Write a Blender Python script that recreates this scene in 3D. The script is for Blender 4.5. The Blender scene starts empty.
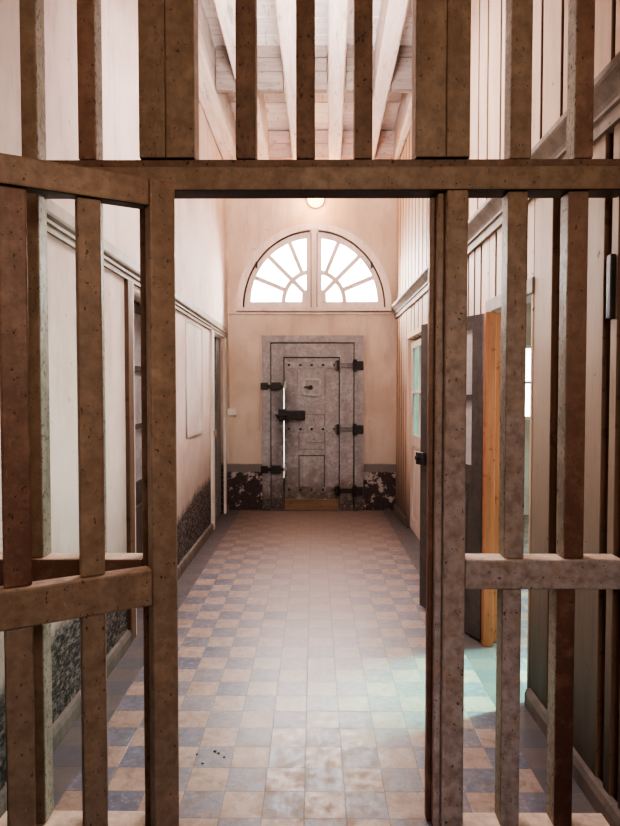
import bpy, bmesh, math, random
from mathutils import Vector, Matrix
random.seed(7)
S = bpy.context.scene
COL = S.collection

# ------------------------------------------------------------------ node helpers
class NT:
    def __init__(self, name):
        self.m = bpy.data.materials.new(name); self.m.use_nodes = True
        self.t = self.m.node_tree; self.t.nodes.clear()
        self.out = self.t.nodes.new('ShaderNodeOutputMaterial')
    def n(self, typ, **kw):
        x = self.t.nodes.new(typ)
        for k, v in kw.items():
            if k == 'ins':
                for kk, vv in v.items(): self.set(x.inputs[kk], vv)
            else: setattr(x, k, v)
        return x
    def set(self, sock, v):
        if hasattr(v, 'is_linked') or isinstance(v, bpy.types.NodeSocket): self.t.links.new(v, sock)
        elif isinstance(v, tuple) and len(v) == 3 and sock.type == 'RGBA': sock.default_value = (*v, 1)
        else: sock.default_value = v
    def math(self, op, a, b=0.0, clamp=False):
        x = self.n('ShaderNodeMath', operation=op); x.use_clamp = clamp
        self.set(x.inputs[0], a); self.set(x.inputs[1], b); return x.outputs[0]
    def mix(self, f, a, b, typ='MIX'):
        x = self.n('ShaderNodeMix', data_type='RGBA', blend_type=typ)
        self.set(x.inputs[0], f); self.set(x.inputs[6], a); self.set(x.inputs[7], b); return x.outputs[2]
    def ramp(self, v, lo, hi, a=0.0, b=1.0):
        x = self.n('ShaderNodeMapRange'); x.clamp = True
        self.set(x.inputs[0], v)
        for i, q in ((1, lo), (2, hi), (3, a), (4, b)): self.set(x.inputs[i], q)
        return x.outputs[0]
    def noise(self, co, scale, detail=4.0, rough=.6, dist=0.0):
        x = self.n('ShaderNodeTexNoise')
        self.set(x.inputs['Vector'], co); self.set(x.inputs['Scale'], scale)
        self.set(x.inputs['Detail'], detail); self.set(x.inputs['Roughness'], rough); self.set(x.inputs['Distortion'], dist)
        return x.outputs['Fac']
    def scaled(self, co, s):
        x = self.n('ShaderNodeVectorMath', operation='MULTIPLY')
        self.set(x.inputs[0], co); x.inputs[1].default_value = s; return x.outputs[0]
    def pos(self): return self.n('ShaderNodeNewGeometry').outputs['Position']
    def objco(self):
        tc = self.n('ShaderNodeTexCoord').outputs['Object']
        r = self.n('ShaderNodeObjectInfo').outputs['Random']
        k = self.math('MULTIPLY', r, 37.0)
        x = self.n('ShaderNodeVectorMath', operation='ADD'); self.set(x.inputs[0], tc); self.set(x.inputs[1], k)
        return x.outputs[0]
    def sep(self, co):
        x = self.n('ShaderNodeSeparateXYZ'); self.set(x.inputs[0], co); return x.outputs
    def bsdf(self, col, rough=.6, bump=None, bstr=.3, bdist=.004, metal=0.0, spec=.5):
        b = self.n('ShaderNodeBsdfPrincipled')
        self.set(b.inputs['Base Color'], col); self.set(b.inputs['Roughness'], rough); self.set(b.inputs['Metallic'], metal)
        self.set(b.inputs['Specular IOR Level'], spec)
        if bump is not None:
            bp = self.n('ShaderNodeBump'); bp.inputs['Strength'].default_value = bstr; bp.inputs['Distance'].default_value = bdist
            self.set(bp.inputs['Height'], bump); self.t.links.new(bp.outputs[0], b.inputs['Normal'])
        self.t.links.new(b.outputs[0], self.out.inputs[0]); return b

def paint(name, base, blotch, spot, rough=.5, lower=None, zlo=.2, zhi=1.6, chips=.66, streak=(6, 6, 1.2), smudge=False):
    """old oil paint on timber or iron: soft blotches, dark chips and scratches"""
    T = NT(name); co = T.objco()
    n1 = T.noise(T.scaled(co, streak), 1.6, 5, .65)
    c = T.mix(T.ramp(n1, .38, .68), base, blotch)
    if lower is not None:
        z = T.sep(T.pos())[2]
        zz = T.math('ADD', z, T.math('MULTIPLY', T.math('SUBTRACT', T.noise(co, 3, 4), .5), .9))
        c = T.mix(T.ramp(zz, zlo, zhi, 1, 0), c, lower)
    if smudge:
        px, py, pz = T.sep(T.pos()); nz = T.math('MULTIPLY', T.math('SUBTRACT', T.noise(T.pos(), 5, 5, .65), .5), .35)
        dx = T.math('ADD', T.math('ABSOLUTE', T.math('ADD', px, .4)), nz); dz = T.math('ABSOLUTE', T.math('SUBTRACT', pz, 1.15))
        c = T.mix(T.math('MULTIPLY', T.ramp(dx, .02, .2, .85, 0), T.ramp(dz, .2, .75, 1, .25)), c, (.06, .045, .045))
        lo = T.math('ADD', pz, nz)
        c = T.mix(T.math('MULTIPLY', T.ramp(lo, .05, .3, .8, 0), T.ramp(T.math('ABSOLUTE', px), .25, .4)), c, (.05, .035, .035))
    n2 = T.noise(co, 28, 3, .6)
    c = T.mix(T.ramp(n2, .38, .7, 0, .6), c, tuple(v * .5 for v in base))
    n6 = T.noise(co, 9, 6, .75)
    c = T.mix(T.ramp(n6, .5, .68, 0, .45), c, tuple(min(1, v * 1.35 + .02) for v in base))
    n3 = T.noise(T.scaled(co, (1, 1, .6)), 85, 3, .6)
    chip = T.ramp(n3, chips, chips + .03)
    c = T.mix(T.math('MULTIPLY', chip, .75), c, spot)
    n4 = T.noise(T.scaled(co, (1, 1, .25)), 75, 2, .5)
    c = T.mix(T.ramp(n4, .72, .78, 0, .4), c, tuple(min(1, v * 1.6) for v in base))
    h = T.math('SUBTRACT', T.math('MULTIPLY', n2, .5), T.math('MULTIPLY', chip, .8))
    T.bsdf(c, rough, h, .5, .004)
    return T.m

def flat(name, col, rough=.6, metal=0.0, var=.25, scale=14):
    T = NT(name); n = T.noise(T.objco(), scale, 4, .6)
    c = T.mix(T.ramp(n, .3, .75, 0, 1), col, tuple(v * (1 - var * 1.6) for v in col))
    T.bsdf(c, rough, n, .25, .003, metal); return T.m

def plaster(name, base, stain, dado=None):
    T = NT(name); p = T.pos(); z = T.sep(p)[2]
    n1 = T.noise(p, 1.1, 5, .62, .4); n2 = T.noise(T.scaled(p, (3, 3, .6)), 2.0, 5, .7); n3 = T.noise(p, 34, 4, .6)
    c = T.mix(T.ramp(n1, .4, .66, 0, .95), base, stain)
    c = T.mix(T.ramp(n2, .5, .74, 0, .55), c, tuple(v * .72 for v in stain))
    n5 = T.noise(p, 9, 3, .55)
    c = T.mix(T.ramp(n5, .70, .73, 0, .4), c, tuple(v * .5 for v in stain))
    h = n3
    if dado == 'left':      # low band of black flaking tar paint on the left wall
        zz = T.math('ADD', z, T.math('MULTIPLY', T.math('SUBTRACT', T.noise(p, 2.2, 5, .7), .5), .34))
        y = T.sep(p)[1]
        lim = T.math('SUBTRACT', zz, T.ramp(y, 5.1, 6.6, 0, .17))
        sm = T.ramp(lim, .5, 1.15, 1, 0)
        c = T.mix(T.math('MULTIPLY', sm, .55), c, (.2, .17, .15))
        hard = T.ramp(lim, .42, .5, 1, 0)
        g = T.noise(T.scaled(p, (1, 1, 2.4)), 24, 5, .75)
        d = T.mix(T.ramp(g, .44, .62), (.035, .028, .027), (.24, .2, .18))
        c = T.mix(hard, c, d); h = T.math('ADD', T.math('MULTIPLY', n3, .4), T.math('MULTIPLY', T.math('MULTIPLY', g, hard), 1.6))
    if dado == 'far':       # grey painted band, flaked black and white below
        sm = T.ramp(z, .6, 1.5, .34, 0)
        c = T.mix(sm, c, (.3, .24, .19))
        zz = T.math('ADD', z, T.math('MULTIPLY', T.math('SUBTRACT', T.noise(p, 5, 4), .5), .03))
        c = T.mix(T.ramp(zz, .6, .615, 1, 0), c, (.23, .2, .185))
        g = T.noise(p, 7.5, 5, .62)
        g = T.math('ADD', g, T.ramp(z, .1, .5, -.03, .03))
        d = T.mix(T.ramp(g, .51, .56), (.085, .062, .06), (.46, .38, .34))
        d = T.mix(T.ramp(T.noise(p, 26, 3), .52, .6), d, (.07, .05, .05))
        c = T.mix(T.ramp(zz, .49, .51, 1, 0), c, d)
    T.bsdf(c, .75, h, .25, .006, 0, .25); return T.m

def board_paint(name, base, stain, low=None, zhi=1.15):
    T = NT(name); p = T.pos(); z = T.sep(p)[2]
    n1 = T.noise(T.scaled(p, (4, 4, .5)), 2.2, 5, .65); n2 = T.noise(T.scaled(p, (9, 9, 1)), 6, 3, .6)
    c = T.mix(T.ramp(n1, .4, .72, 0, .8), base, stain)
    c = T.mix(T.ramp(n2, .58, .75, 0, .35), c, tuple(v * .6 for v in stain))
    n3 = T.noise(p, 19, 3, .5)
    c = T.mix(T.ramp(n3, .71, .735, 0, .7), c, (.1, .07, .05))
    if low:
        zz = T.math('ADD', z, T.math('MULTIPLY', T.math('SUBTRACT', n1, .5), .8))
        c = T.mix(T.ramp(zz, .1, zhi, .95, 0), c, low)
    T.bsdf(c, .6, n2, .25, .004, 0, .3); return T.m

def timber(name, base, dark, axis=1, rough=.6):
    T = NT(name); s = [9, 9, 9]; s[axis] = .8
    co = T.objco(); n = T.noise(T.scaled(co, tuple(s)), 2.4, 6, .68, .3); k = T.noise(T.scaled(co, (6, 1.3, 6)), 3.2, 4, .6)
    c = T.mix(T.ramp(n, .4, .72), base, dark)
    c = T.mix(T.ramp(k, .6, .66, 0, .5), c, tuple(v * .45 for v in dark))
    T.bsdf(c, rough, n, .4, .005, 0, .3); return T.m

def floor_material():
    T = NT('tile_floor'); p = T.pos(); x, y, z = T.sep(p)
    u = T.math('DIVIDE', T.math('ADD', x, .036), .155); v = T.math('DIVIDE', T.math('SUBTRACT', y, 2.184), .1505)
    fu = T.math('FLOOR', u); fv = T.math('FLOOR', v)
    par = T.math('FLOORED_MODULO', T.math('ADD', fu, fv), 2.0)
    cell = T.n('ShaderNodeCombineXYZ'); T.set(cell.inputs[0], fu); T.set(cell.inputs[1], fv)
    wn = T.n('ShaderNodeTexWhiteNoise', noise_dimensions='3D'); T.set(wn.inputs['Vector'], cell.outputs[0])
    rnd = wn.outputs['Value']
    n1 = T.noise(p, 7, 6, .7, .5); n2 = T.noise(p, 26, 5, .7)
    beige = T.mix(T.ramp(n1, .35, .7), (.43, .295, .235), (.31, .205, .16))
    grey = T.mix(T.ramp(n1, .35, .7), (.15, .162, .225), (.09, .1, .155))
    col = T.mix(par, beige, grey)
    col = T.mix(T.math('MULTIPLY', rnd, .35), col, (.36, .31, .29))
    grime = T.noise(T.scaled(p, (1, 1, 1)), 17, 7, .8, .8)
    col = T.mix(T.ramp(grime, .47, .64, 0, .6), col, (.12, .095, .085))
    pale = T.noise(p, 31, 6, .78)
    col = T.mix(T.ramp(pale, .52, .66, 0, .5), col, (.42, .36, .34))
    # worn walkway: the checker fades under dust, mottled near the gate
    ax = T.math('ABSOLUTE', T.math('SUBTRACT', x, T.ramp(y, 2, 6, .1, 0.02)))
    ww = T.math('ADD', ax, T.math('MULTIPLY', T.math('SUBTRACT', T.noise(p, 2.2, 4, .6), .5), .7))
    walk = T.ramp(ww, .15, .8, 1, 0)
    dust_glare = T.math('MULTIPLY', walk, T.ramp(y, 2.5, 4.2, 0.1, .82))
    col = T.mix(dust_glare, col, (.37, .285, .26))
    mott = T.math('MULTIPLY', T.ramp(n2, .42, .72), T.math('MULTIPLY', walk, T.ramp(y, 3.2, 4.4, .65, .0)))
    col = T.mix(mott, col, (.5, .42, .385))
    mud = T.math('MULTIPLY', T.ramp(T.noise(p, 13, 6, .78), .45, .62), T.math('MULTIPLY', walk, T.ramp(y, 2.3, 3.1, .85, .0)))
    col = T.mix(mud, col, (.25, .155, .1))
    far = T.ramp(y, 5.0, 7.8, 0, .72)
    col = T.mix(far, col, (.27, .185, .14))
    # plain grey border course along both walls
    bl = T.math('LESS_THAN', x, -.966); br = T.math('GREATER_THAN', x, .894)
    side = T.math('GREATER_THAN', x, 1.11)
    bord = T.math('MULTIPLY', T.math('ADD', bl, br), T.math('SUBTRACT', 1.0, side))
    col = T.mix(T.math('MULTIPLY', bord, .8), col, T.mix(n1, (.085, .085, .1), (.15, .13, .125)))
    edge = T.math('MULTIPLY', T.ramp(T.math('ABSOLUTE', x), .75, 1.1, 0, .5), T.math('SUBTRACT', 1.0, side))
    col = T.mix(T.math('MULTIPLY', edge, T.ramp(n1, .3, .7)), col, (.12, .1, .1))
    # joints
    gu = T.math('ABSOLUTE', T.math('SUBTRACT', T.math('FRACT', u), .5)); gv = T.math('ABSOLUTE', T.math('SUBTRACT', T.math('FRACT', v), .5))
    g = T.math('MAXIMUM', gu, gv); gm = T.ramp(g, .486, .495)
    col = T.mix(T.math('MULTIPLY', gm, .55), col, (.1, .075, .07))
    rough = T.math('ADD', T.ramp(n2, .3, .7, .3, .46), T.math('MULTIPLY', mud, .2))
    h = T.math('SUBTRACT', T.math('ADD', T.math('MULTIPLY', n2, .25), T.math('MULTIPLY', rnd, .25)), gm)
    T.bsdf(col, rough, h, .3, .003, 0, .45); return T.m

def glass(name, tint, haze, hazecol):
    T = NT(name)
    tr = T.n('ShaderNodeBsdfTransparent'); T.set(tr.inputs[0], tint)
    df = T.n('ShaderNodeBsdfTranslucent'); T.set(df.inputs[0], hazecol)
    d2 = T.n('ShaderNodeBsdfDiffuse'); T.set(d2.inputs[0], hazecol)
    gl = T.n('ShaderNodeBsdfGlossy'); gl.inputs['Roughness'].default_value = .05
    m0 = T.n('ShaderNodeMixShader'); m0.inputs[0].default_value = .4
    T.t.links.new(df.outputs[0], m0.inputs[1]); T.t.links.new(d2.outputs[0], m0.inputs[2])
    m1 = T.n('ShaderNodeMixShader')
    T.set(m1.inputs[0], T.ramp(T.noise(T.objco(), 5, 4), .3, .7, haze * .7, min(1, haze * 1.3)))
    T.t.links.new(tr.outputs[0], m1.inputs[1]); T.t.links.new(m0.outputs[0], m1.inputs[2])
    m2 = T.n('ShaderNodeMixShader'); m2.inputs[0].default_value = .05
    T.t.links.new(m1.outputs[0], m2.inputs[1]); T.t.links.new(gl.outputs[0], m2.inputs[2])
    T.t.links.new(m2.outputs[0], T.out.inputs[0]); return T.m

def emit(name, col, k):
    T = NT(name); e = T.n('ShaderNodeEmission'); T.set(e.inputs[0], col); e.inputs[1].default_value = k
    T.t.links.new(e.outputs[0], T.out.inputs[0]); return T.m

M = dict(
    bar=paint('brown_bar_paint', (.36, .262, .182), (.27, .178, .112), (.07, .04, .03), .55),
    red=paint('worn_red_bar_paint', (.34, .215, .15), (.25, .13, .088), (.06, .025, .02), .5, (.16, .07, .06), .3, 1.9, .66),
    dark=paint('dark_paint_and_shade', (.27, .17, .115), (.18, .1, .062), (.03, .02, .016), .5, None, 0, 1, .63),  # dark bars; also stands in for shade on the left post
    lit_flank=paint('lit_bar_flank', (.37, .32, .255), (.26, .21, .155), (.1, .07, .05), .5, None, 0, 1, .58),  # corridor light on the bar sides, painted as a paler colour
    shaded_under=paint('shaded_underside', (.06, .04, .038), (.04, .026, .026), (.02, .015, .015), .45),  # shade beneath the rails, painted as near black
    dust=paint('lit_rail_top', (.68, .52, .42), (.56, .4, .31), (.3, .2, .15), .6, None, 0, 1, .7),  # light on the rail tops, painted as pale beige
    lilac=paint('cool_lit_post_paint', (.36, .245, .16), (.3, .19, .115), (.05, .035, .03), .5, (.6, .55, .59), .5, 2.2, .65),  # cool light on the lower part is painted in as lilac grey
    gate=paint('taupe_gate_paint', (.42, .295, .205), (.33, .215, .145), (.07, .038, .03), .5, (.37, .3, .255), .2, 1.7, .65),
    plaster_l=plaster('left_plaster', (.78, .66, .61), (.64, .49, .42), 'left'),
    plaster_f=plaster('far_plaster', (.75, .61, .51), (.6, .46, .36), 'far'),
    plaster_p=plaster('plain_plaster', (.78, .72, .69), (.6, .5, .46)),
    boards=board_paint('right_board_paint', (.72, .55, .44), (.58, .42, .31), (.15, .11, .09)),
    nearboards=board_paint('shaded_near_boards', (.54, .44, .355), (.41, .32, .245), (.045, .034, .028), 1.75),  # darker board colour with the wall's shade painted in, deepest low down
    groove=timber('groove_wood', (.26, .165, .115), (.15, .09, .06), 2),
    mould=board_paint('moulding_paint', (.4, .34, .29), (.24, .195, .16)),
    base=board_paint('baseboard_paint', (.2, .16, .14), (.1, .08, .07)),
    floor=floor_material(),
    ceil=timber('ceiling_boards', (.86, .79, .77), (.7, .62, .6), 0),
    joist=timber('white_joist', (.86, .76, .70), (.66, .53, .46), 1),
    block=timber('grey_block', (.31, .25, .22), (.2, .16, .14), 0),  # one grey, darker than the joists
    plate=timber('pink_plate', (.6, .43, .37), (.42, .29, .25), 0),
    door=paint('far_door_paint', (.42, .385, .385), (.32, .285, .285), (.06, .045, .04), .5, (.13, .09, .065), .2, .62, .66, (6, 6, 1.2), True),
    iron=paint('black_iron', (.045, .035, .035), (.03, .022, .022), (.12, .09, .08), .45),
    steel=flat('rubbed_steel', (.55, .52, .5), .3, .9),
    rawwood=timber('bare_kick_board', (.27, .175, .105), (.17, .105, .06), 0),
    orange=timber('orange_jamb_wood', (.5, .215, .12), (.32, .13, .07), 2),
    leafdoor=paint('dark_door_paint', (.12, .1, .092), (.085, .068, .062), (.05, .035, .03), .5),
    greydoor=paint('grey_door_paint', (.24, .225, .225), (.17, .155, .155), (.06, .05, .05), .5),
    paledoor=board_paint('pale_door_paint', (.72, .6, .53), (.56, .43, .37)),
    casing=timber('brown_casing', (.2, .12, .08), (.11, .065, .045), 2),
    white=board_paint('window_frame_paint', (.80, .68, .62), (.62, .49, .43)),
    pane=glass('clear_pane', (.95, .97, .97), .12, (.9, .9, .9)),
    pane_teal=glass('teal_pane', (.72, .95, .9), .5, (.6, .86, .8)),
    pane_frost=glass('dusty_pane', (.85, .85, .87), .75, (.85, .82, .84)),
    plastic=flat('switch_plastic', (.72, .66, .6), .4, 0, .08),
    bulb=emit('lamp_glow', (1, .62, .26), 5),
    lampbase=flat('lamp_base', (.5, .33, .22), .5, 0, .1),
    debris=flat('dry_crumb', (.06, .045, .035), .8),
    brick=plaster('whitewashed_brick', (.7, .6, .56), (.5, .38, .33)),
)

# ------------------------------------------------------------------ geometry helpers
def bx(bm, x0, x1, y0, y1, z0, z1, bev=0.0, mi=0):
    vs = [bm.verts.new((x, y, z)) for x in (x0, x1) for y in (y0, y1) for z in (z0, z1)]
    fs = [bm.faces.new([vs[i] for i in q]) for q in ((0, 1, 3, 2), (4, 6, 7, 5), (0, 4, 5, 1), (2, 3, 7, 6), (0, 2, 6, 4), (1, 5, 7, 3))]
    for f in fs: f.material_index = mi
    if bev:
        es = list({e for f in fs for e in f.edges})
        r = bmesh.ops.bevel(bm, geom=es, offset=bev, segments=2, affect='EDGES', profile=.5)
        for f in r['faces']: f.material_index = mi
def prism(bm, pts, a, b, axis='y', mi=0):
    def P(p, t): return {'x': (t, p[0], p[1]), 'y': (p[0], t, p[1]), 'z': (p[0], p[1], t)}[axis]
    A = [bm.verts.new(P(p, a)) for p in pts]; B = [bm.verts.new(P(p, b)) for p in pts]
    fs = [bm.faces.new(A), bm.faces.new(B[::-1])]
    n = len(pts)
    for i in range(n): fs.append(bm.faces.new((A[i], B[i], B[(i + 1) % n], A[(i + 1) % n])))
    for f in fs: f.material_index = mi
def cyl(bm, c, r, depth, axis='y', seg=20, r2=None):
    R = {'x': Matrix.Rotation(math.pi / 2, 4, 'Y'), 'y': Matrix.Rotation(math.pi / 2, 4, 'X'), 'z': Matrix()}[axis]
    bmesh.ops.create_cone(bm, cap_ends=True, segments=seg, radius1=r, radius2=r if r2 is None else r2, depth=depth,
                          matrix=Matrix.Translation(c) @ R)
def obj(name, bm, mats, parent=None, smooth=False, mat4=None):
    bmesh.ops.recalc_face_normals(bm, faces=bm.faces)
    me = bpy.data.meshes.new(name); bm.to_mesh(me); bm.free()
    for m in (mats if isinstance(mats, (list, tuple)) else [mats]): me.materials.append(m)
    if smooth:
        for p in me.polygons: p.use_smooth = True
    o = bpy.data.objects.new(name, me); COL.objects.link(o)
    if mat4 is not None: o.matrix_world = mat4
    if parent: o.parent = parent
    return o
def box(name, dims, mat, parent=None, bev=.004):
    bm = bmesh.new(); bx(bm, *dims, bev); return obj(name, bm, mat, parent)
def tag(o, label, cat, group=None, kind=None):
    o['label'] = label; o['category'] = cat
    if group: o['group'] = group
    if kind: o['kind'] = kind
    return o
def thing(name, label, cat, loc=(0, 0, 0), rz=0, group=None, kind=None):
    o = bpy.data.objects.new(name, None); COL.objects.link(o); o.empty_display_size = .1
    o.location = loc; o.rotation_euler = (0, 0, rz); return tag(o, label, cat, group, kind)
def plate(outer, holes, thick, to3d):
    """flat sheet with holes: 2D outline in (u, v), extruded by thick; to3d maps (u, v, w) to a point"""
    cu = bpy.data.curves.new('sheet_outline', 'CURVE'); cu.dimensions = '2D'; cu.fill_mode = 'BOTH'; cu.extrude = thick / 2
    for poly in [outer] + holes:
        sp = cu.splines.new('POLY'); sp.points.add(len(poly) - 1); sp.use_cyclic_u = True
        for pt, q in zip(sp.points, poly): pt.co = (q[0], q[1], 0, 1)
    t = bpy.data.objects.new('sheet_outline', cu); COL.objects.link(t)
    dg = bpy.context.evaluated_depsgraph_get(); me = bpy.data.meshes.new_from_object(t.evaluated_get(dg))
    bm = bmesh.new(); bm.from_mesh(me)
    bpy.data.objects.remove(t); bpy.data.curves.remove(cu); bpy.data.meshes.remove(me)
    bmesh.ops.remove_doubles(bm, verts=bm.verts, dist=1e-5)
    for v in bm.verts: v.co = Vector(to3d(v.co.x, v.co.y, v.co.z + thick / 2))
    return bm
def rect(a, b, c, d): return [(a, c), (b, c), (b, d), (a, d)]
def arc(cx, cy, r, a0, a1, n=32, k=1.0): return [(cx + r * math.cos(math.radians(a0 + (a1 - a0) * i / n)), cy + k * r * math.sin(math.radians(a0 + (a1 - a0) * i / n))) for i in range(n + 1)]

XL, XR, YF, YB, ZC = -1.15, 1.07, 8.03, -1.0, 4.87

# ------------------------------------------------------------------ setting
bm = bmesh.new(); bx(bm, XL - .5, 4.2, YB, YF + .3, -.1, 0)
tag(obj('floor', bm, M['floor']), 'checkerboard floor of beige and blue grey cement tiles, worn along the middle', 'floor', kind='structure')

# left wall with two door openings
L3 = (3.86, 4.72, 2.2); L2 = (6.93, 7.78, 2.235)
pts = [(YB, 0), (L3[0], 0), (L3[0], L3[2]), (L3[1], L3[2]), (L3[1], 0), (L2[0], 0), (L2[0], L2[2]), (L2[1], L2[2]), (L2[1], 0), (YF, 0), (YF, ZC), (YB, ZC)]
w = obj('wall_left', plate(pts, [], .25, lambda u, v, k: (XL - k, u, v)), M['plaster_l'])
tag(w, 'white plaster wall left of the corridor with black flaking paint low down', 'wall', kind='structure')

# far wall with arched window opening and doorway
AC = (0.0, 2.64); AR = .945
outer = [(XL, 0), (-.40, 0), (-.40, 2.03), (.335, 2.03), (.335, 0), (XR + .08, 0), (XR + .08, ZC), (XL, ZC)]
w = obj('wall_far', plate(outer, [arc(AC[0], AC[1], AR, 0, 180, 40, 1.07)], .3, lambda u, v, k: (u, YF + k, v)), M['plaster_f'])
tag(w, 'peach plaster end wall with a flaking grey dado, facing the gate', 'wall', kind='structure')

# right wall of upright boards (planks over a brown backing)
R5 = (3.02, 3.79, 2.06); R4 = (5.86, 7.0, 2.13)
bm = bmesh.new()
def planks(bm, y0, y1, z0, z1, gaps, depth=.022, pm=0):
    cuts = sorted(g for g in gaps if g[1] > y0 and g[0] < y1)
    a = y0
    for g0, g1 in cuts + [(y1, y1)]:
        if g0 - a > .01:
            bm.faces.ensure_lookup_table(); n0 = len(bm.faces)
            bx(bm, XR, XR + depth, a, min(g0, y1), z0, z1, .005, pm)
            bm.faces.ensure_lookup_table()
            for f in bm.faces[n0:]:
                ys = [v.co.y for v in f.verts]
                if max(ys) - min(ys) < .004: f.material_index = 1
        a = max(g1, y0)
    bx(bm, XR + depth + .001, XR + .08, y0, y1, z0, z1, 0, 1)
up = [(-.6, -.58), (-.2, -.18), (.2, .22), (.6, .62), (1.0, 1.02), (1.4, 1.42), (1.8, 1.82), (2.17, 2.195), (2.24, 2.262), (2.70, 2.722), (2.94, 2.962), (3.12, 3.14), (3.36, 3.38), (3.585, 3.607), (3.85, 3.872), (4.06, 4.082)]
y = 4.3
while y < 8: up.append((y, y + .03)); y += .225
planks(bm, YB, YF, 2.60, ZC, up)
lo_near = [(-.5, -.4), (.1, .2), (.7, .8), (1.2, 1.3), (1.68, 1.78), (2.13, 2.185), (2.24, 2.292), (2.665, 2.79)]
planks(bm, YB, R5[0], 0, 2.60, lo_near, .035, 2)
lo_mid = [(3.25, 3.275), (3.43, 3.455), (3.585, 3.61)]
planks(bm, R5[0], R5[1], R5[2], 2.60, [(3.12, 3.14), (3.30, 3.325), (3.47, 3.495), (3.64, 3.665)])
lo_far = [(q, q + .028) for q in (3.96, 4.12, 4.28, 4.46, 4.64, 4.82, 5.0, 5.2, 5.4, 5.6, 5.78)]
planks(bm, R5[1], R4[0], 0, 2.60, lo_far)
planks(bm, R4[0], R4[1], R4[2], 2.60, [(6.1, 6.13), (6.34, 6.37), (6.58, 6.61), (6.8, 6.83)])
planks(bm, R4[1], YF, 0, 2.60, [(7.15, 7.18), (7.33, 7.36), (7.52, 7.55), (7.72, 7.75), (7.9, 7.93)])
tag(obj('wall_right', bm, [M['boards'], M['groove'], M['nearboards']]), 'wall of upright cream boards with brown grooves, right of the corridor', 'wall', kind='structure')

# mouldings
prof = [(XR + .02, 2.495), (XR - .018, 2.495), (XR - .018, 2.545), (XR - .03, 2.55), (XR - .03, 2.563), (XR - .02, 2.568), (XR - .03, 2.585), (XR - .052, 2.612), (XR - .07, 2.63), (XR - .075, 2.638), (XR - .075, 2.66), (XR + .02, 2.66)]
bm = bmesh.new(); prism(bm, prof, YB, YF - .001, 'y')
tag(obj('trim_1', bm, M['mould']), 'deep grey white cornice moulding running along the right board wall', 'moulding', kind='structure')
prof = [(XL - .01, 2.235), (XL + .016, 2.235), (XL + .016, 2.252), (XL + .01, 2.256), (XL + .01, 2.266), (XL + .022, 2.27), (XL + .022, 2.285), (XL + .014, 2.289), (XL + .03, 2.3), (XL + .034, 2.312), (XL + .008, 2.318), (XL + .006, 2.385), (XL - .01, 2.392)]
bm = bmesh.new(); prism(bm, prof, YB, YF - .001, 'y')
tag(obj('trim_2', bm, M['mould']), 'thin ridged moulding strip along the left plaster wall', 'moulding', kind='structure')
bm = bmesh.new(); bx(bm, XL, XR, YF - .025, YF, 2.555, 2.585, .006)
tag(obj('trim_3', bm, M['white']), 'narrow plaster ledge under the arched window', 'ledge', kind='structure')

def base(name, side, runs, label):
    bm = bmesh.new()
    for a, b in runs:
        if side < 0: prism(bm, [(XL - .01, 0), (XL + .028, 0), (XL + .028, .06), (XL + .02, .085), (XL - .01, .09)], a, b, 'y')
        else: prism(bm, [(XR + .01, 0), (XR - .028, 0), (XR - .028, .06), (XR - .018, .085), (XR + .01, .09)], a, b, 'y')
    tag(obj(name, bm, M['base']), label, 'baseboard', kind='structure')
base('baseboard_left', -1, [(YB, L3[0] - .13), (L3[1] + .1, L2[0] - .1), (L2[1] + .08, YF)], 'worn low baseboard under the left plaster wall')
base('baseboard_right', 1, [(YB, R5[0] - .02), (R5[1] + .08, R4[0] - .06), (R4[1] + .06, YF)], 'worn low baseboard under the right board wall')

# ceiling of crosswise boards
bm = bmesh.new(); y = YB
while y < YF:
    wd = random.choice((.24, .27, .29)); bx(bm, XL - .2, XR + .1, y, min(y + wd - .014, YF), ZC - random.uniform(0, .006), ZC + .03, .003); y += wd
bx(bm, XL - .2, XR + .1, YB, YF + .3, ZC + .031, ZC + .12)
tag(obj('ceiling', bm, M['ceil']), 'whitewashed ceiling of crosswise boards high above the corridor', 'ceiling', kind='structure')

# joists along the corridor, each a beam of its own
ZJ = 4.45
js = [((-1.149, -.95), (-1.149, -.96), 'white ceiling joist against the left plaster wall'),
      ((-.75, -.55), (-.73, -.565), 'second white ceiling joist from the left wall'),
      ((-.29, -.10), (-.275, -.115), 'white ceiling joist just left of the corridor middle'),
      ((.10, .265), (.175, .33), 'white ceiling joist just right of the corridor middle'),
      ((.555, .705), (.61, .757), 'slightly skewed white ceiling joist second from the right wall'),
      ((.93, 1.068), (1.0, 1.068), 'white ceiling joist against the right board wall')]
def jx(j, k, y):
    (a0, a1), (b0, b1) = j[0], j[1]; t = (y - 4.65) / (7.64 - 4.65)
    return (a0 + (b0 - a0) * t, a1 + (b1 - a1) * t)[k]
for j in js:
    bm = bmesh.new(); n = 12
    ring = []
    for i in range(n + 1):
        yy = YB + (7.86 - YB) * i / n
        q = lambda: random.uniform(-.006, .006)
        a, b = jx(j, 0, yy), jx(j, 1, yy)
        if a > -1.1: a += q()
        if b < 1.0: b += q()
        ring.append([bm.verts.new(p) for p in ((a, yy, ZC - .008), (a, yy, ZJ + .02), (a + .015, yy, ZJ + q()), (b - .015, yy, ZJ + q()), (b, yy, ZJ + .02), (b, yy, ZC - .008))])
    for r0, r1 in zip(ring, ring[1:]):
        for i in range(6): bm.faces.new((r0[i], r0[(i + 1) % 6], r1[(i + 1) % 6], r1[i]))
    bm.faces.new(ring[0]); bm.faces.new(ring[-1][::-1])
    tag(obj('ceiling_joist', bm, M['joist']), j[2], 'joist', 'ceiling joists')
bl = ['left gap between joists', 'second gap from the left', 'middle gap between joists', 'second gap from the right', 'right gap between joists']
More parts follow.
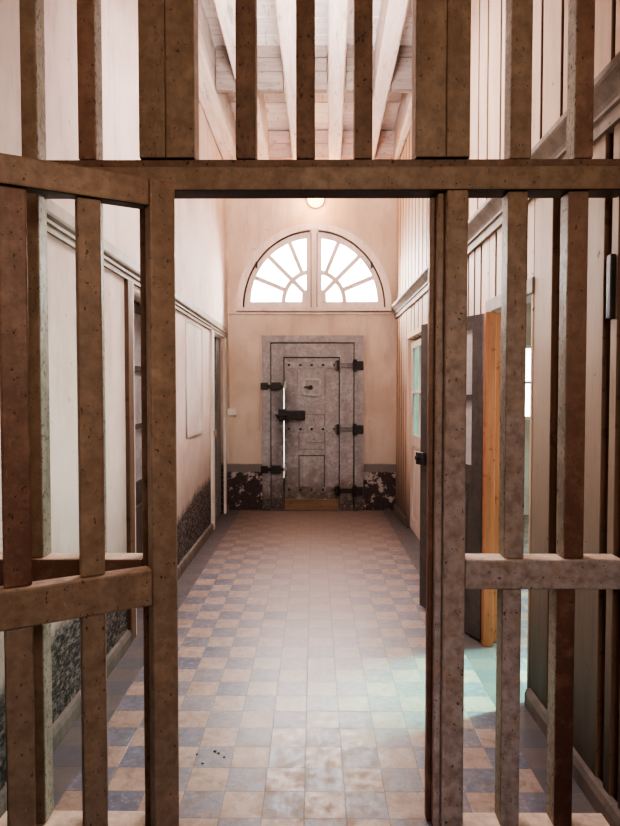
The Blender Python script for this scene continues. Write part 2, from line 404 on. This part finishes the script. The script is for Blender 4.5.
for i in range(5):
    a = jx(js[i], 1, 6.03) + .012; b = jx(js[i + 1], 0, 6.03) - .012
    bm = bmesh.new(); bx(bm, a, b, 6.0, 6.07, ZJ + .0, ZJ + .17, .004); bx(bm, a, b, 6.004, 6.07, ZJ + .174, ZC - .12, .004); bx(bm, a, b, 6.0, 6.07, ZC - .116, ZC - .008, .004)
    tag(obj('ceiling_blocking', bm, M['block']), 'grey blocking board filling the ' + bl[i], 'blocking', 'blocking between the joists')
bm = bmesh.new(); bx(bm, XL, XR, 7.87, YF, 4.50, 4.68, .006); bx(bm, XL, XR, 7.875, YF, 4.684, ZC - .03, .006)
tag(obj('wall_plate', bm, M['plate']), 'pinkish timber wall plate under the ceiling on the end wall', 'beam')

# ------------------------------------------------------------------ arched window
t = thing('window_1', 'half round fanlight window with two glazed wings above the far door', 'window', (0, YF, AC[1]), kind='structure')
def up3(y0): return lambda u, v, k: (u, y0 + k, v)
c = AC
ring_o = arc(c[0], c[1] + .03, 1.0, 0, 180, 40, 1.045); ring_i = arc(c[0], c[1] + .03, .885, 180, 0, 40)
def local(bm, loc):
    bmesh.ops.translate(bm, verts=bm.verts, vec=-Vector(loc)); return bm
LW = (0, YF, AC[1])
bm = plate([(-1.0, c[1] - .045)] + [(1.0, c[1] - .045)] + ring_o, [arc(c[0], c[1] + .004, .926, 0, 180, 40, 1.075)], .06, up3(YF - .06))
obj('outer_frame', local(bm, LW), M['white'], t)
bm = bmesh.new(); bx(bm, -.033, .033, YF - .055, YF + .046, c[1] - .03, c[1] + 1.0, .006); bx(bm, -.055, .055, YF - .04, YF + .02, c[1] + .965, c[1] + 1.0, .006)
obj('mullion', local(bm, LW), M['white'], t)
bm = plate([(-1.0, c[1] - .0)] + arc(c[0], c[1], 1.0, 0, 180, 40)[:0] + [(1.0, c[1])] + arc(c[0], c[1], .99, 0, 180, 40, 1.07), [arc(c[0], c[1] + .02, .885, 0, 180, 40, 1.06)], .01, up3(YF + .048))
bx(bm, -.06, .06, YF + .047, YF + .07, c[1] - .01, c[1] + .98)
obj('rebate', local(bm, LW), M['casing'], t)
def wing(s):
    r_out, r_gl, zb = .905, .845, c[1] + .08
    base_h = c[1] + .005
    # sash outline: half of the half disc
    def q(r, a): return (s * (.036 + r * 0) + 0, 0)
    outl = [(s * .044, base_h)] + [(s * r_out * math.cos(math.radians(a)), base_h + 1.075 * r_out * math.sin(math.radians(a))) for a in [i * 87.2 / 24 for i in range(25)]]
    holes = []
    hub = (s * .10, zb); ri, bar = .395, .026
    def ray_edges(a): return a
    angs_o = [0, 22.5, 45, 67.5, 90]
    x_in = .098
    cen = (0.0, zb)
    def P(r, a): return (s * r * math.cos(math.radians(a)), zb + r * math.sin(math.radians(a)))
    Rg = .822
    def outer_r(a): return Rg + .0 * a
    for a0, a1 in zip(angs_o, angs_o[1:]):
        d_o = math.degrees(bar / Rg); d_i = math.degrees(bar / (ri + .026))
        lo_o = a0 + (d_o if a0 > 0 else 0); lo_i = a0 + (d_i if a0 > 0 else 0)
        if a1 == 90: hi_o = math.degrees(math.acos(x_in / Rg)); hi_i = math.degrees(math.acos(x_in / (ri + .026)))
        else: hi_o = a1 - d_o; hi_i = a1 - d_i
        h = [P(Rg, lo_o + (hi_o - lo_o) * i / 8) for i in range(9)] + [P(ri + .026, hi_i + (lo_i - hi_i) * i / 8) for i in range(9)]
        holes.append(h)
    for a0, a1 in ((0, 45), (45, 90)):
        r = ri - .026; d = math.degrees(bar / r); rin = .155
        lo, lo2 = (0, 0) if a0 == 0 else (a0 + d, a0 + math.degrees(bar / rin))
        if a1 == 90: hi = math.degrees(math.acos(x_in / r)); tail = [(s * x_in, zb + .15)]
        else: hi = a1 - d; tail = [P(rin, 30)]
        h = [P(r, lo + (hi - lo) * i / 8) for i in range(9)]
        if a1 == 90: h += [(s * x_in, zb + .155), P(.19, 52)]
        else: h += [P(.19, 37), P(.16, 0)]
        holes.append(h)
    sash = obj('sash', local(plate(outl, holes, .045, up3(YF + .0)), LW), M['white'], t)
    for h in holes:
        bm = bmesh.new(); cxm = sum(p[0] for p in h) / len(h); czm = sum(p[1] for p in h) / len(h)
        hh = [(cxm + (p[0] - cxm) * 1.01, czm + (p[1] - czm) * 1.01) for p in h]
        prism(bm, hh, YF + .02, YF + .025, 'y'); o = obj('pane', local(bm, LW), M['pane'], sash)
    bm = bmesh.new(); a = math.radians(35); px, pz = s * .905 * math.cos(a), c[1] + .97 * math.sin(a)
    bx(bm, px - .012, px + .012, YF - .05, YF - .02, pz - .05, pz + .03, .004)
    obj('catch', local(bm, LW), M['iron'], sash)
wing(-1); wing(1)

# ------------------------------------------------------------------ far door
D = (0, YF, 0)
t = thing('door_1', 'heavy grey prison door in a wide frame at the end of the corridor', 'door', D, kind='structure')
def dbox(name, x0, x1, d0, d1, z0, z1, mat, par=t, bev=.004):   # d: distance out from the wall face
    bm = bmesh.new(); bx(bm, x0, x1, YF - d1, YF - d0, z0, z1, bev); return obj(name, local(bm, D), mat, par)
bm = plate([(-.672, 0), (-.567, 0), (-.567, 2.192), (.525, 2.192), (.525, 0), (.645, 0), (.645, 2.28), (-.672, 2.28)], [], .06, lambda u, v, k: (u, YF - k, v))
obj('frame', local(bm, D), M['door'], t)
bm = plate([(-.555, .005), (-.40, .005), (-.40, 2.005), (.338, 2.005), (.338, .005), (.513, .005), (.513, 2.178), (-.555, 2.178)], [], .035, lambda u, v, k: (u, YF - .004 - k, v))
sur = obj('surround', local(bm, D), M['door'], t)
dbox('leak_sill', -.567, .525, -.1, .06, .0005, .014, M['base'], t, .003)  # sill added to stop daylight leaking in below the leaf
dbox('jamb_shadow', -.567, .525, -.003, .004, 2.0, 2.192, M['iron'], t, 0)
dbox('gap_blocker', .335, .525, -.003, .003, 0.005, 2.0, M['iron'], t, 0)
dbox('gap_blocker', -.567, -.40, -.003, .003, 0.005, 2.0, M['iron'], t, 0)
dbox('gap_blocker', .32, .345, -.06, -.03, 0.005, 2.03, M['iron'], t, 0)  # added strips block daylight in the leaf gap, except its bright stretch
dbox('gap_blocker', -.41, -.37, -.06, -.03, 1.62, 2.03, M['iron'], t, 0)
dbox('gap_blocker', -.41, -.37, -.06, -.03, 0.005, .42, M['iron'], t, 0)
dbox('gap_blocker', -.41, .34, -.06, -.03, 1.97, 2.03, M['iron'], t, 0)
# leaf of upright boards with an incised small panel and riveted straps
lf = thing('leaf', '', '', D); del lf['label']; del lf['category']; lf.location = (0, 0, 0); lf.parent = t
bm = bmesh.new(); xs = [-.387, -.21, .0, .145, .325]
for a, b in zip(xs, xs[1:]): bx(bm, a + .001, b - .001, YF - .025, YF + .02, .15, 1.99, .003)
bx(bm, -.386, .324, YF - .018, YF + .015, .152, 1.988)
obj('boards', local(bm, D), M['door'], lf)
def strap(z, x0=-.375, x1=.315):
    bm = bmesh.new(); bx(bm, x0, x1, YF - .031, YF - .024, z - .04, z + .04, .002)
    o = obj('strap', local(bm, D), M['door'], lf)
    bm = bmesh.new()
    for k in range(5):
        x = x0 + .05 + k * (x1 - x0 - .1) / 4; bmesh.ops.create_icosphere(bm, subdivisions=2, radius=.016, matrix=Matrix.Translation((x, YF - .031, z)) @ Matrix.Diagonal((1, .5, 1, 1)))
    return o, bm
for z in (1.9, 1.066, .275):
    o, bm = strap(z); obj('rivet_row', local(bm, D), M['iron'], lf, True)
for a, b, z0, z1 in ((-.20, .14, .30, .725),):
    bm = plate(rect(a, b, z0, z1), [rect(a + .01, b - .01, z0 + .01, z1 - .01)], .006, lambda u, v, k: (u, YF - .024 - k, v)); obj('panel_line', local(bm, D), M['iron'], lf)
bm = plate(rect(-.20, .14, .80, 1.26), [rect(-.192, .132, .808, 1.252)], .004, lambda u, v, k: (u, YF - .024 - k, v)); obj('panel_line', local(bm, D), M['greydoor'], lf)
bm = bmesh.new(); bx(bm, -.085, .135, YF - .031, YF - .024, .885, .893, 0); obj('panel_line', local(bm, D), M['greydoor'], lf)
# spy hatch
bm = plate(arc(-.105, 1.535, .035, 180, 270, 6) + arc(.055, 1.535, .035, 270, 360, 6) + arc(.055, 1.695, .035, 0, 90, 6) + arc(-.105, 1.695, .035, 90, 180, 6),
           [rect(-.11, .06, 1.53, 1.70)], .022, lambda u, v, k: (u, YF - .026 - k, v))
ht = obj('spy_hatch', local(bm, D), M['steel'], lf)
hb = dbox('hatch_plate', -.112, .062, .024, .036, 1.528, 1.702, M['door'], lf, .004)
bm = bmesh.new(); cyl(bm, (-.045, YF - .05, 1.61), .03, .04, 'y', 16, .02); bx(bm, -.13, -.045, YF - .06, YF - .04, 1.60, 1.622, .005); obj('hatch_knob', local(bm, D), M['iron'], lf, False)
# big lock
bm = bmesh.new(); bx(bm, -.37, -.115, YF - .09, YF - .025, 1.19, 1.31, .01); bx(bm, -.46, -.37, YF - .075, YF - .039, 1.18, 1.33, .006); bx(bm, -.50, -.33, YF - .1, YF - .08, 1.235, 1.262, .005)
cyl(bm, (-.22, YF - .1, 1.25), .03, .03); lk = obj('lock_case', local(bm, D), M['iron'], lf)
# bolts on the left
for z in (1.625, .545):
    bm = bmesh.new(); bx(bm, -.69, -.60, YF - .09, YF - .055, z - .045, z + .045, .008); bx(bm, -.60, -.39, YF - .08, YF - .05, z - .02, z + .02, .006)
    bx(bm, -.55, -.43, YF - .085, YF - .035, z - .048, z + .048, .008)
    b = obj('bolt', local(bm, D), M['iron'], t)
    bm = bmesh.new(); cyl(bm, (-.375, YF - .06, z), .022, .05); bx(bm, -.385, -.365, YF - .075, YF - .05, z - .06, z + .06, .005); obj('bolt_knob', local(bm, D), M['steel'], b)
# strap hinges on the right
for z, hm in ((1.893, M['greydoor']), (1.066, M['greydoor']), (.262, M['iron'])):
    bm = bmesh.new(); bx(bm, .275, .52, YF - .055, YF - .036, z - .03, z + .03, .005); bx(bm, .27, .345, YF - .06, YF - .03, z - .055, z + .055, .006)
    h = obj('hinge', local(bm, D), hm, t)
    bm = bmesh.new(); bx(bm, .50, .635, YF - .085, YF - .055, z - .055, z + .055, .008); cyl(bm, (.53, YF - .07, z), .024, .15, 'z'); cyl(bm, (.31, YF - .06, z), .02, .13, 'z')
    obj('hinge_block', local(bm, D), M['iron'], h)
dbox('kick_board', -.385, .323, .0, .03, .015, .147, M['rawwood'], lf)

# ------------------------------------------------------------------ lamp, switch, hatch
t = thing('wall_lamp', 'small round glowing lamp on the end wall above the arched window', 'lamp', (.02, YF, 4.03))
bm = bmesh.new(); cyl(bm, (0, -.02, 0), .115, .04, 'y', 32); obj('lamp_base', bm, M['lampbase'], t, False)
bm = bmesh.new(); bmesh.ops.create_uvsphere(bm, u_segments=24, v_segments=12, radius=.105, matrix=Matrix.Translation((0, -.04, 0)) @ Matrix.Diagonal((1, .65, 1, 1))); obj('globe', bm, M['bulb'], t, True)
t = thing('light_switch', 'small cream switch box low on the left end of the far wall', 'switch', (-1.07, YF, 1.29))
bm = bmesh.new(); bx(bm, -.055, .055, -.04, 0, -.045, .045, .006); obj('switch_box', bm, M['plastic'], t)
bm = bmesh.new(); bx(bm, .005, .04, -.048, -.038, -.025, .025, .003); obj('rocker', bm, M['plastic'], t)
bm = bmesh.new(); cyl(bm, (-1.115, YF - .014, 2.25), .013, 2.0, 'z', 10); tag(obj('cable_conduit', bm, M['plaster_f'], None, True), 'thin painted cable pipe running up the left corner above the switch', 'pipe')
t = thing('wall_hatch', 'flush painted wooden hatch set in the left white wall', 'hatch', (XL, 5.9, 1.67))
bm = plate(rect(-.38, .40, -.535, .535), [rect(-.365, .385, -.52, .52)], .012, lambda u, v, k: (k, u, v)); obj('hatch_frame', bm, M['plaster_p'], t)
bm = bmesh.new(); bx(bm, 0.0, .006, -.36, .38, -.515, .515, .002); obj('hatch_panel', bm, M['plaster_p'], t)

# ------------------------------------------------------------------ half glazed door leaf builder
def leaf_door(parent, W, H, mat, pane, rows, cols, zg0, zg1, stile=.1, t=.04, panel_top=None):
    """local: u along +x from the hinge, thickness along y (0..t), z up"""
    holes = []; gw = (W - 2 * stile - .035 * (cols - 1)) / cols; gh = (zg1 - zg0 - .035 * (rows - 1)) / rows
    for i in range(cols):
        for k in range(rows):
            a = stile + i * (gw + .035); z = zg0 + k * (gh + .035); holes.append(rect(a, a + gw, z, z + gh))
    pz = panel_top or zg0 - .12
    fr = obj('door_frame', plate(rect(0, W, .02, H), holes + [rect(stile, W - stile, .16, pz)], t, lambda u, v, k: (u, k, v)), mat, parent)
    bm = bmesh.new(); bx(bm, stile - .005, W - stile + .005, t * .35, t * .65, .155, pz + .005); bx(bm, stile + .05, W - stile - .05, t * .15, t * .85, .21, pz - .05, .012)
    obj('lower_panel', bm, mat, parent)
    for h in holes:
        bm = bmesh.new(); bx(bm, h[0][0] - .004, h[1][0] + .004, t * .45, t * .55, h[0][1] - .004, h[2][1] + .004); obj('pane', bm, pane, parent)
    return fr

# open dark door hinged on the right wall
t = thing('door_2', 'dark half glazed door standing open against the right board wall', 'door', (1.06, 3.766, 0), math.atan2(.63, -.264), kind='structure')
leaf_door(t, .683, 2.025, M['leafdoor'], M['pane_frost'], 2, 2, 1.09, 1.942, .10, .04, .97)
bm = bmesh.new(); bx(bm, .60, .70, .04, .07, 1.035, 1.125, .006); cyl(bm, (.655, .08, 1.085), .015, .03); lb = obj('lock_box', bm, M['iron'], t)
for z in (1.72, 1.0, .25):
    bm = bmesh.new(); cyl(bm, (-.008, .012, z), .011, .13, 'z', 12); obj('hinge', bm, M['casing'], t)
# lining of that opening
t = thing('trim_4', 'orange brown wooden door lining around the open doorway on the right', 'door frame', (XR, R5[1], 0), kind='structure')
bm = bmesh.new(); bx(bm, .02, .075, -.03, .012, 0, R5[2], .004); bx(bm, .077, .11, -.022, .012, 0, R5[2], .004); obj('jamb', bm, M['orange'], t)
bm = bmesh.new(); bx(bm, -.042, .0195, -.095, -.045, 0, R5[2] - .031, .003); obj('door_stop', bm, M['orange'], t)
bm = bmesh.new(); bx(bm, -.005, .11, R5[0] - R5[1] - .005, R5[0] - R5[1] + .02, 0, R5[2], .004); obj('jamb', bm, M['boards'], t)
bm = bmesh.new(); bx(bm, -.012, .10, R5[0] - R5[1] - .012, .04, R5[2] - .03, R5[2] + .05, .006); obj('head', bm, M['mould'], t)

# pale half glazed door further along the right wall
t = thing('door_3', 'pale closed door with teal glass panes at the far right wall', 'door', (XR + .02, 6.95, 0), -math.pi / 2, kind='structure')
leaf_door(t, 1.04, 2.1, M['paledoor'], M['pane_teal'], 2, 2, 1.08, 2.03, .14, .04, .96)
t = thing('trim_5', 'pale wooden casing around the teal glazed door', 'door frame', (XR, 6.43, 0), kind='structure')
bm = bmesh.new(); bx(bm, -.016, .07, .53, .60, 0, 2.14, .004); obj('jamb', bm, M['boards'], t)
bm = bmesh.new(); bx(bm, -.016, .07, -.60, -.53, 0, 2.14, .004); obj('jamb', bm, M['boards'], t)
bm = bmesh.new(); bx(bm, -.018, .07, -.60, .60, 2.141, 2.2, .004); obj('head', bm, M['boards'], t)

# near left door: dark glazed leaf set back behind a brown casing
t = thing('door_4', 'dark glazed door behind a brown casing in the near left wall', 'door', (XL - .12, L3[0] + .02, 0), math.pi / 2, kind='structure')
leaf_door(t, L3[1] - L3[0] - .04, 2.18, M['leafdoor'], M['pane_frost'], 3, 2, .9, 2.12, .06, .04, .78)
t = thing('trim_6', 'brown door casing with a pale inner edge on the near left wall', 'door frame', (XL, L3[0], 0), kind='structure')
bm = bmesh.new(); bx(bm, -.01, .025, -.12, -.02, 0, 2.234, .004); obj('jamb', bm, M['casing'], t)
bm = bmesh.new(); bx(bm, -.15, .02, -.019, .012, 0, 2.234, .003); obj('jamb_edge', bm, M['white'], t)
bm = bmesh.new(); bx(bm, -.01, .025, L3[1] - L3[0], L3[1] - L3[0] + .1, 0, 2.234, .004); obj('jamb', bm, M['casing'], t)

bm = bmesh.new(); bx(bm, XL - .29, XL - .252, L3[0] - .1, L3[1] + .1, 0, L3[2] + .1); tag(obj('left_back_panel', bm, M['greydoor']), 'grey panel added behind the near left door to block outside light', 'wall', kind='structure')  # panel added behind the door to keep outside light out
# far left door: two narrow grey leaves with a dark gap
t = thing('door_5', 'narrow grey double door in the left wall near the far corner', 'door', (XL - .03, L2[0], 0), kind='structure')
for a, b in ((.01, .36), (.50, .84)):
    bm = bmesh.new(); bx(bm, -.04, 0, a, b, .01, L2[2] - .02, .004); bx(bm, 0, .008, a + .08, b - .08, .2, 1.0, .004); bx(bm, 0, .008, a + .08, b - .08, 1.1, 2.05, .004); obj('leaf', bm, M['greydoor'], t)
bm = bmesh.new(); bx(bm, -.12, -.1, .0, .85, .01, L2[2], 0); obj('back_panel', bm, M['iron'], t)
t = thing('trim_7', 'plain white casing around the narrow grey double door', 'door frame', (XL, L2[0], 0), kind='structure')
bm = bmesh.new(); bx(bm, -.01, .03, -.12, -.005, 0, 2.234, .004); obj('jamb', bm, M['plaster_p'], t)
bm = bmesh.new(); bx(bm, -.01, .03, .855, .94, 0, 2.234, .004); obj('jamb', bm, M['plaster_p'], t)
bm = bmesh.new(); bx(bm, .03, .06, -.09, -.05, 1.06, 1.12, .006); obj('latch', bm, M['lampbase'], t)

# ------------------------------------------------------------------ side room behind the right wall
SX0, SX1, SY0, SY1, SZ = XR + .09, 3.9, 2.4, 7.75, 2.95
w = obj('wall_side_far', plate(rect(SX0, SX1, 0, SZ), [rect(2.42, 3.1, 1.2, 2.14)], .2, lambda u, v, k: (u, SY1 + k, v)), M['brick'])
tag(w, 'whitewashed end wall of the side room seen through the open doorway', 'wall', kind='structure')
bm = plate([(SY0, 0), (SY1, 0), (SY1, SZ), (SY0, SZ)], [rect(3.0, 5.6, .9, 2.5)], .15, lambda u, v, k: (SX1 + k, u, v))
tag(obj('wall_side_right', bm, M['plaster_p']), 'outer wall of the side room', 'wall', kind='structure')
bm = bmesh.new(); bx(bm, SX0, SX1, SY0 - .15, SY0, 0, SZ); tag(obj('wall_side_near', bm, M['plaster_p']), 'near wall of the side room', 'wall', kind='structure')
bm = bmesh.new(); bx(bm, XR + .082, SX1 + .15, SY0 - .15, SY1 + .2, SZ, SZ + .1); tag(obj('ceiling_side', bm, M['plaster_p']), 'ceiling of the side room', 'ceiling', kind='structure')
t = thing('window_2', 'bright tall window in the side room seen through the doorway', 'window', (2.76, SY1, 1.67), kind='structure')
bm = plate(rect(-.35, .35, -.48, .48), [rect(-.30, .30, -.43, -.015), rect(-.30, .30, .015, .43)], .05, lambda u, v, k: (u, .02 + k, v)); fr = obj('window_frame', bm, M['white'], t)
for z0, z1 in ((-.44, -.01), (.01, .44)):
    bm = bmesh.new(); bx(bm, -.31, .31, .04, .045, z0, z1); obj('pane', bm, M['pane'], fr)

# ------------------------------------------------------------------ fixed barred partition
G = 2.1
t = thing('barred_partition', 'fixed brown timber bar screen spanning the corridor around the open gateway', 'bar screen', (0, G, 0))
def shade(bm, mat, side=0, top=False):  # colours faces by direction: lit sides and tops, shaded undersides
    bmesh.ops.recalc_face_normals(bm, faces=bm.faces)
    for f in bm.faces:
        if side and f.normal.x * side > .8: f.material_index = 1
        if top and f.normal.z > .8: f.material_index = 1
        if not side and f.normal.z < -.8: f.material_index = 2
    return [mat, M['dust'] if top else M['lit_flank'], M['shaded_under']]
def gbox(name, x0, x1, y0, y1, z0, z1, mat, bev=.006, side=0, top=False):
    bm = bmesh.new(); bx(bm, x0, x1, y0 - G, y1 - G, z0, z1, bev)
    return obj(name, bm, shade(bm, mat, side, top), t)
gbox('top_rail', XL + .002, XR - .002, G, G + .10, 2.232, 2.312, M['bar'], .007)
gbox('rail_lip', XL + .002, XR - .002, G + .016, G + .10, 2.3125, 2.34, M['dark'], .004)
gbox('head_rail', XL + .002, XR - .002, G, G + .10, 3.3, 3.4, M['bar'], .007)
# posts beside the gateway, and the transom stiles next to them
gbox('post', -.592, -.503, G - .001, G + .11, 0, 2.231, M['dark'])  # dark colour stands in for the gate leaf's shadow on this post
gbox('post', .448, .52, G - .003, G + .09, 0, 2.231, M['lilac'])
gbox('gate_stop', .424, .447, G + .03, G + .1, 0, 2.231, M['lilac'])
gbox('gate_stop', .405, .4235, G + .07, G + .11, 0, 2.231, M['red'])
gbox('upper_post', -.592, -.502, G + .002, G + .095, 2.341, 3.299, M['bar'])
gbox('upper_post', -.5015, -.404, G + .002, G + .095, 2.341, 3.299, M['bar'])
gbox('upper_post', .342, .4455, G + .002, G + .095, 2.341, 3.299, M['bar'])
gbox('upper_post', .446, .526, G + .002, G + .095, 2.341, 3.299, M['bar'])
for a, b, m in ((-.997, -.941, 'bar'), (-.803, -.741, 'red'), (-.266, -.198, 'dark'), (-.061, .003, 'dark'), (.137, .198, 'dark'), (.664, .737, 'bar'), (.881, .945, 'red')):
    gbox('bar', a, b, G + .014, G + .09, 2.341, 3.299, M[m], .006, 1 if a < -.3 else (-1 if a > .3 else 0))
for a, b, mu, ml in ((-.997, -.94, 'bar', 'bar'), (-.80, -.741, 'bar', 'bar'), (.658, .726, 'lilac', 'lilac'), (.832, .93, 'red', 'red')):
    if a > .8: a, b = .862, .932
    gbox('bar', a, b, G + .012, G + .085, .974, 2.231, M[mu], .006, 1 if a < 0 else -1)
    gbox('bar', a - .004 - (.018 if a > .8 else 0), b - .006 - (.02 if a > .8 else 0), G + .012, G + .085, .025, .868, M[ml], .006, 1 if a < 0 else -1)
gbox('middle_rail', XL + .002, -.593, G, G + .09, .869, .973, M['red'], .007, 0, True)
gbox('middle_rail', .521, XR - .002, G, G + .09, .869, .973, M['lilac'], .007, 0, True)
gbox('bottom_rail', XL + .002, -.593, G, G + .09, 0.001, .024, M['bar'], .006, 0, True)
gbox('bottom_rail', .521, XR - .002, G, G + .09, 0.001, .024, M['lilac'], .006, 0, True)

# ------------------------------------------------------------------ open gate leaf, folded back towards the viewer
PH = math.radians(30)
t = thing('barred_gate', 'brown barred gate leaf swung open towards the viewer at the left', 'gate', (-.4465, 1.999, 0), math.pi + PH)
# local +x runs from the hinge to the free end; the visible front face is local y = 0 and the leaf lies at y < 0
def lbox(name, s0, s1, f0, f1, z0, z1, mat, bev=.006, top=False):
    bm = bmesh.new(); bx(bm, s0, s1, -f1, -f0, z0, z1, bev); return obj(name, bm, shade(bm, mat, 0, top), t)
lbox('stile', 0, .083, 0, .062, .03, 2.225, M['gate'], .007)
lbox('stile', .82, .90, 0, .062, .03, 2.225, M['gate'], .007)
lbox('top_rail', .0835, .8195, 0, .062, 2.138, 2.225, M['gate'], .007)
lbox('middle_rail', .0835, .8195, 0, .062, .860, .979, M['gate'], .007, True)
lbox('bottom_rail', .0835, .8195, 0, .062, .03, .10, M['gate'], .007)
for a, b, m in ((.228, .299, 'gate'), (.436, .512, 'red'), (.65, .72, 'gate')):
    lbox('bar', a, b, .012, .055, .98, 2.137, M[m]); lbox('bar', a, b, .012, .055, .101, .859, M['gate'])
bm = bmesh.new(); cyl(bm, (.042, .001, 2.178), .012, .006, 'y', 14); obj('dowel', bm, M['bar'], t)

# black strip standing in for a shadowed slot, and crumbs on the floor
bm = bmesh.new(); bx(bm, XR - .02, XR + .0, 2.20, 2.235, 1.81, 2.04, .004)
tag(obj('slot_shade_strip', bm, M['iron']), 'short upright black strip standing in for a shadowed slot in the near right board wall', 'strap')
for i, (x, y, l) in enumerate(((-.5, 2.573, 'dark dry crumb on the floor tiles, farthest left of the five'), (-.464, 2.509, 'dark dry crumb nearest the gate on the floor tiles'), (-.425, 2.596, 'largest dark crumb in the middle of the scattered five'), (-.408, 2.583, 'dark crumb beside the largest crumb on the floor'), (-.379, 2.552, 'dark dry crumb on the floor tiles, farthest right of the five'))):
    bm = bmesh.new(); bmesh.ops.create_icosphere(bm, subdivisions=1, radius=.0065 if i != 2 else .009)
    for v in bm.verts: v.co *= random.uniform(.7, 1.2); v.co.z = v.co.z * .35 + .003
    o = obj('dry_crumb', bm, M['debris'], None); o.location = (x, y, .0005); o.rotation_euler.z = i
    tag(o, l, 'crumb', 'crumbs on the floor')

# ------------------------------------------------------------------ world and lamps
W = bpy.data.worlds.new('daylight'); S.world = W; W.use_nodes = True
nt = W.node_tree; nt.nodes.clear()
out = nt.nodes.new('ShaderNodeOutputWorld'); bg = nt.nodes.new('ShaderNodeBackground'); tc = nt.nodes.new('ShaderNodeTexCoord')
sp = nt.nodes.new('ShaderNodeSeparateXYZ'); nt.links.new(tc.outputs['Generated'], sp.inputs[0])
mr = nt.nodes.new('ShaderNodeMapRange'); nt.links.new(sp.outputs[1], mr.inputs[0])
for i, v in ((1, -.4), (2, .5), (3, .12), (4, 5.0)): mr.inputs[i].default_value = v
mxc = nt.nodes.new('ShaderNodeMix'); mxc.data_type = 'RGBA'
mr2 = nt.nodes.new('ShaderNodeMapRange'); nt.links.new(sp.outputs[1], mr2.inputs[0]); mr2.inputs[1].default_value = -.4; mr2.inputs[2].default_value = .4
nt.links.new(mr2.outputs[0], mxc.inputs[0]); mxc.inputs[6].default_value = (1, .78, .62, 1); mxc.inputs[7].default_value = (.97, .98, 1, 1)
nt.links.new(mxc.outputs[2], bg.inputs[0]); nt.links.new(mr.outputs[0], bg.inputs[1]); nt.links.new(bg.outputs[0], out.inputs[0])

def area(name, loc, target, sx, sy, power, col, spread=180):
    d = bpy.data.lights.new(name, 'AREA'); d.shape = 'RECTANGLE'; d.size = sx; d.size_y = sy; d.energy = power; d.color = col; d.spread = math.radians(spread)
    o = bpy.data.objects.new(name, d); COL.objects.link(o); o.location = loc
    o.rotation_euler = (Vector(target) - Vector(loc)).to_track_quat('-Z', 'Y').to_euler(); return o
def point(name, loc, power, col, r=.1):
    d = bpy.data.lights.new(name, 'POINT'); d.energy = power; d.color = col; d.shadow_soft_size = r
    o = bpy.data.objects.new(name, d); COL.objects.link(o); o.location = loc; return o
area('daylight_arch', (0, 8.75, 3.6), (0, 3.5, 0), 1.9, 1.2, 620, (1, .94, .92))
point('lamp_light', (.02, 7.78, 3.98), 10, (1, .55, .26), .08)
area('ceiling_fill', (0, 3.4, 4.3), (0, 5.2, 0), .7, 1.0, 48, (1, .92, .92), 140)  # unseen fill added to brighten the corridor from above
area('uplight_fill', (-.05, 2.4, 3.16), (-.05, 6.2, 4.9), .7, .3, 26, (1, .92, .9), 62)  # unseen uplight added to brighten the ceiling
area('side_window_light', (3.8, 4.3, 1.75), (1.0, 3.3, .2), 2.4, 1.5, 110, (.6, 1, .88))
d = bpy.data.lights.new('side_sun', 'SPOT'); d.energy = 2200; d.color = (.3, 1, .75); d.spot_size = math.radians(16); d.spot_blend = 1; d.shadow_soft_size = .12
o = bpy.data.objects.new('side_sun', d); COL.objects.link(o); o.location = (3.7, 4.3, 2.6); o.rotation_euler = (Vector((.92, 3.22, 0)) - Vector(o.location)).to_track_quat('-Z', 'Y').to_euler()
point('front_fill', (.4, -.7, 2.35), 46, (1, .88, .78), .25)  # fill added behind the camera to light the bar fronts

# ------------------------------------------------------------------ camera
cd = bpy.data.cameras.new('camera'); cam = bpy.data.objects.new('camera', cd); COL.objects.link(cam)
cd.sensor_fit = 'VERTICAL'; cd.sensor_height = 24.0; cd.lens = 615 / 826 * 24.0; cd.clip_start = .02
cam.location = (0, 0, 1.55)
cam.rotation_euler = (math.pi / 2 - math.atan(21 / 615), 0, math.atan(4 / 615))
S.camera = cam
S.view_settings.view_transform = 'AgX'
try: S.view_settings.look = 'AgX - High Contrast'
except TypeError: S.view_settings.look = 'None'
S.view_settings.exposure = 0.45
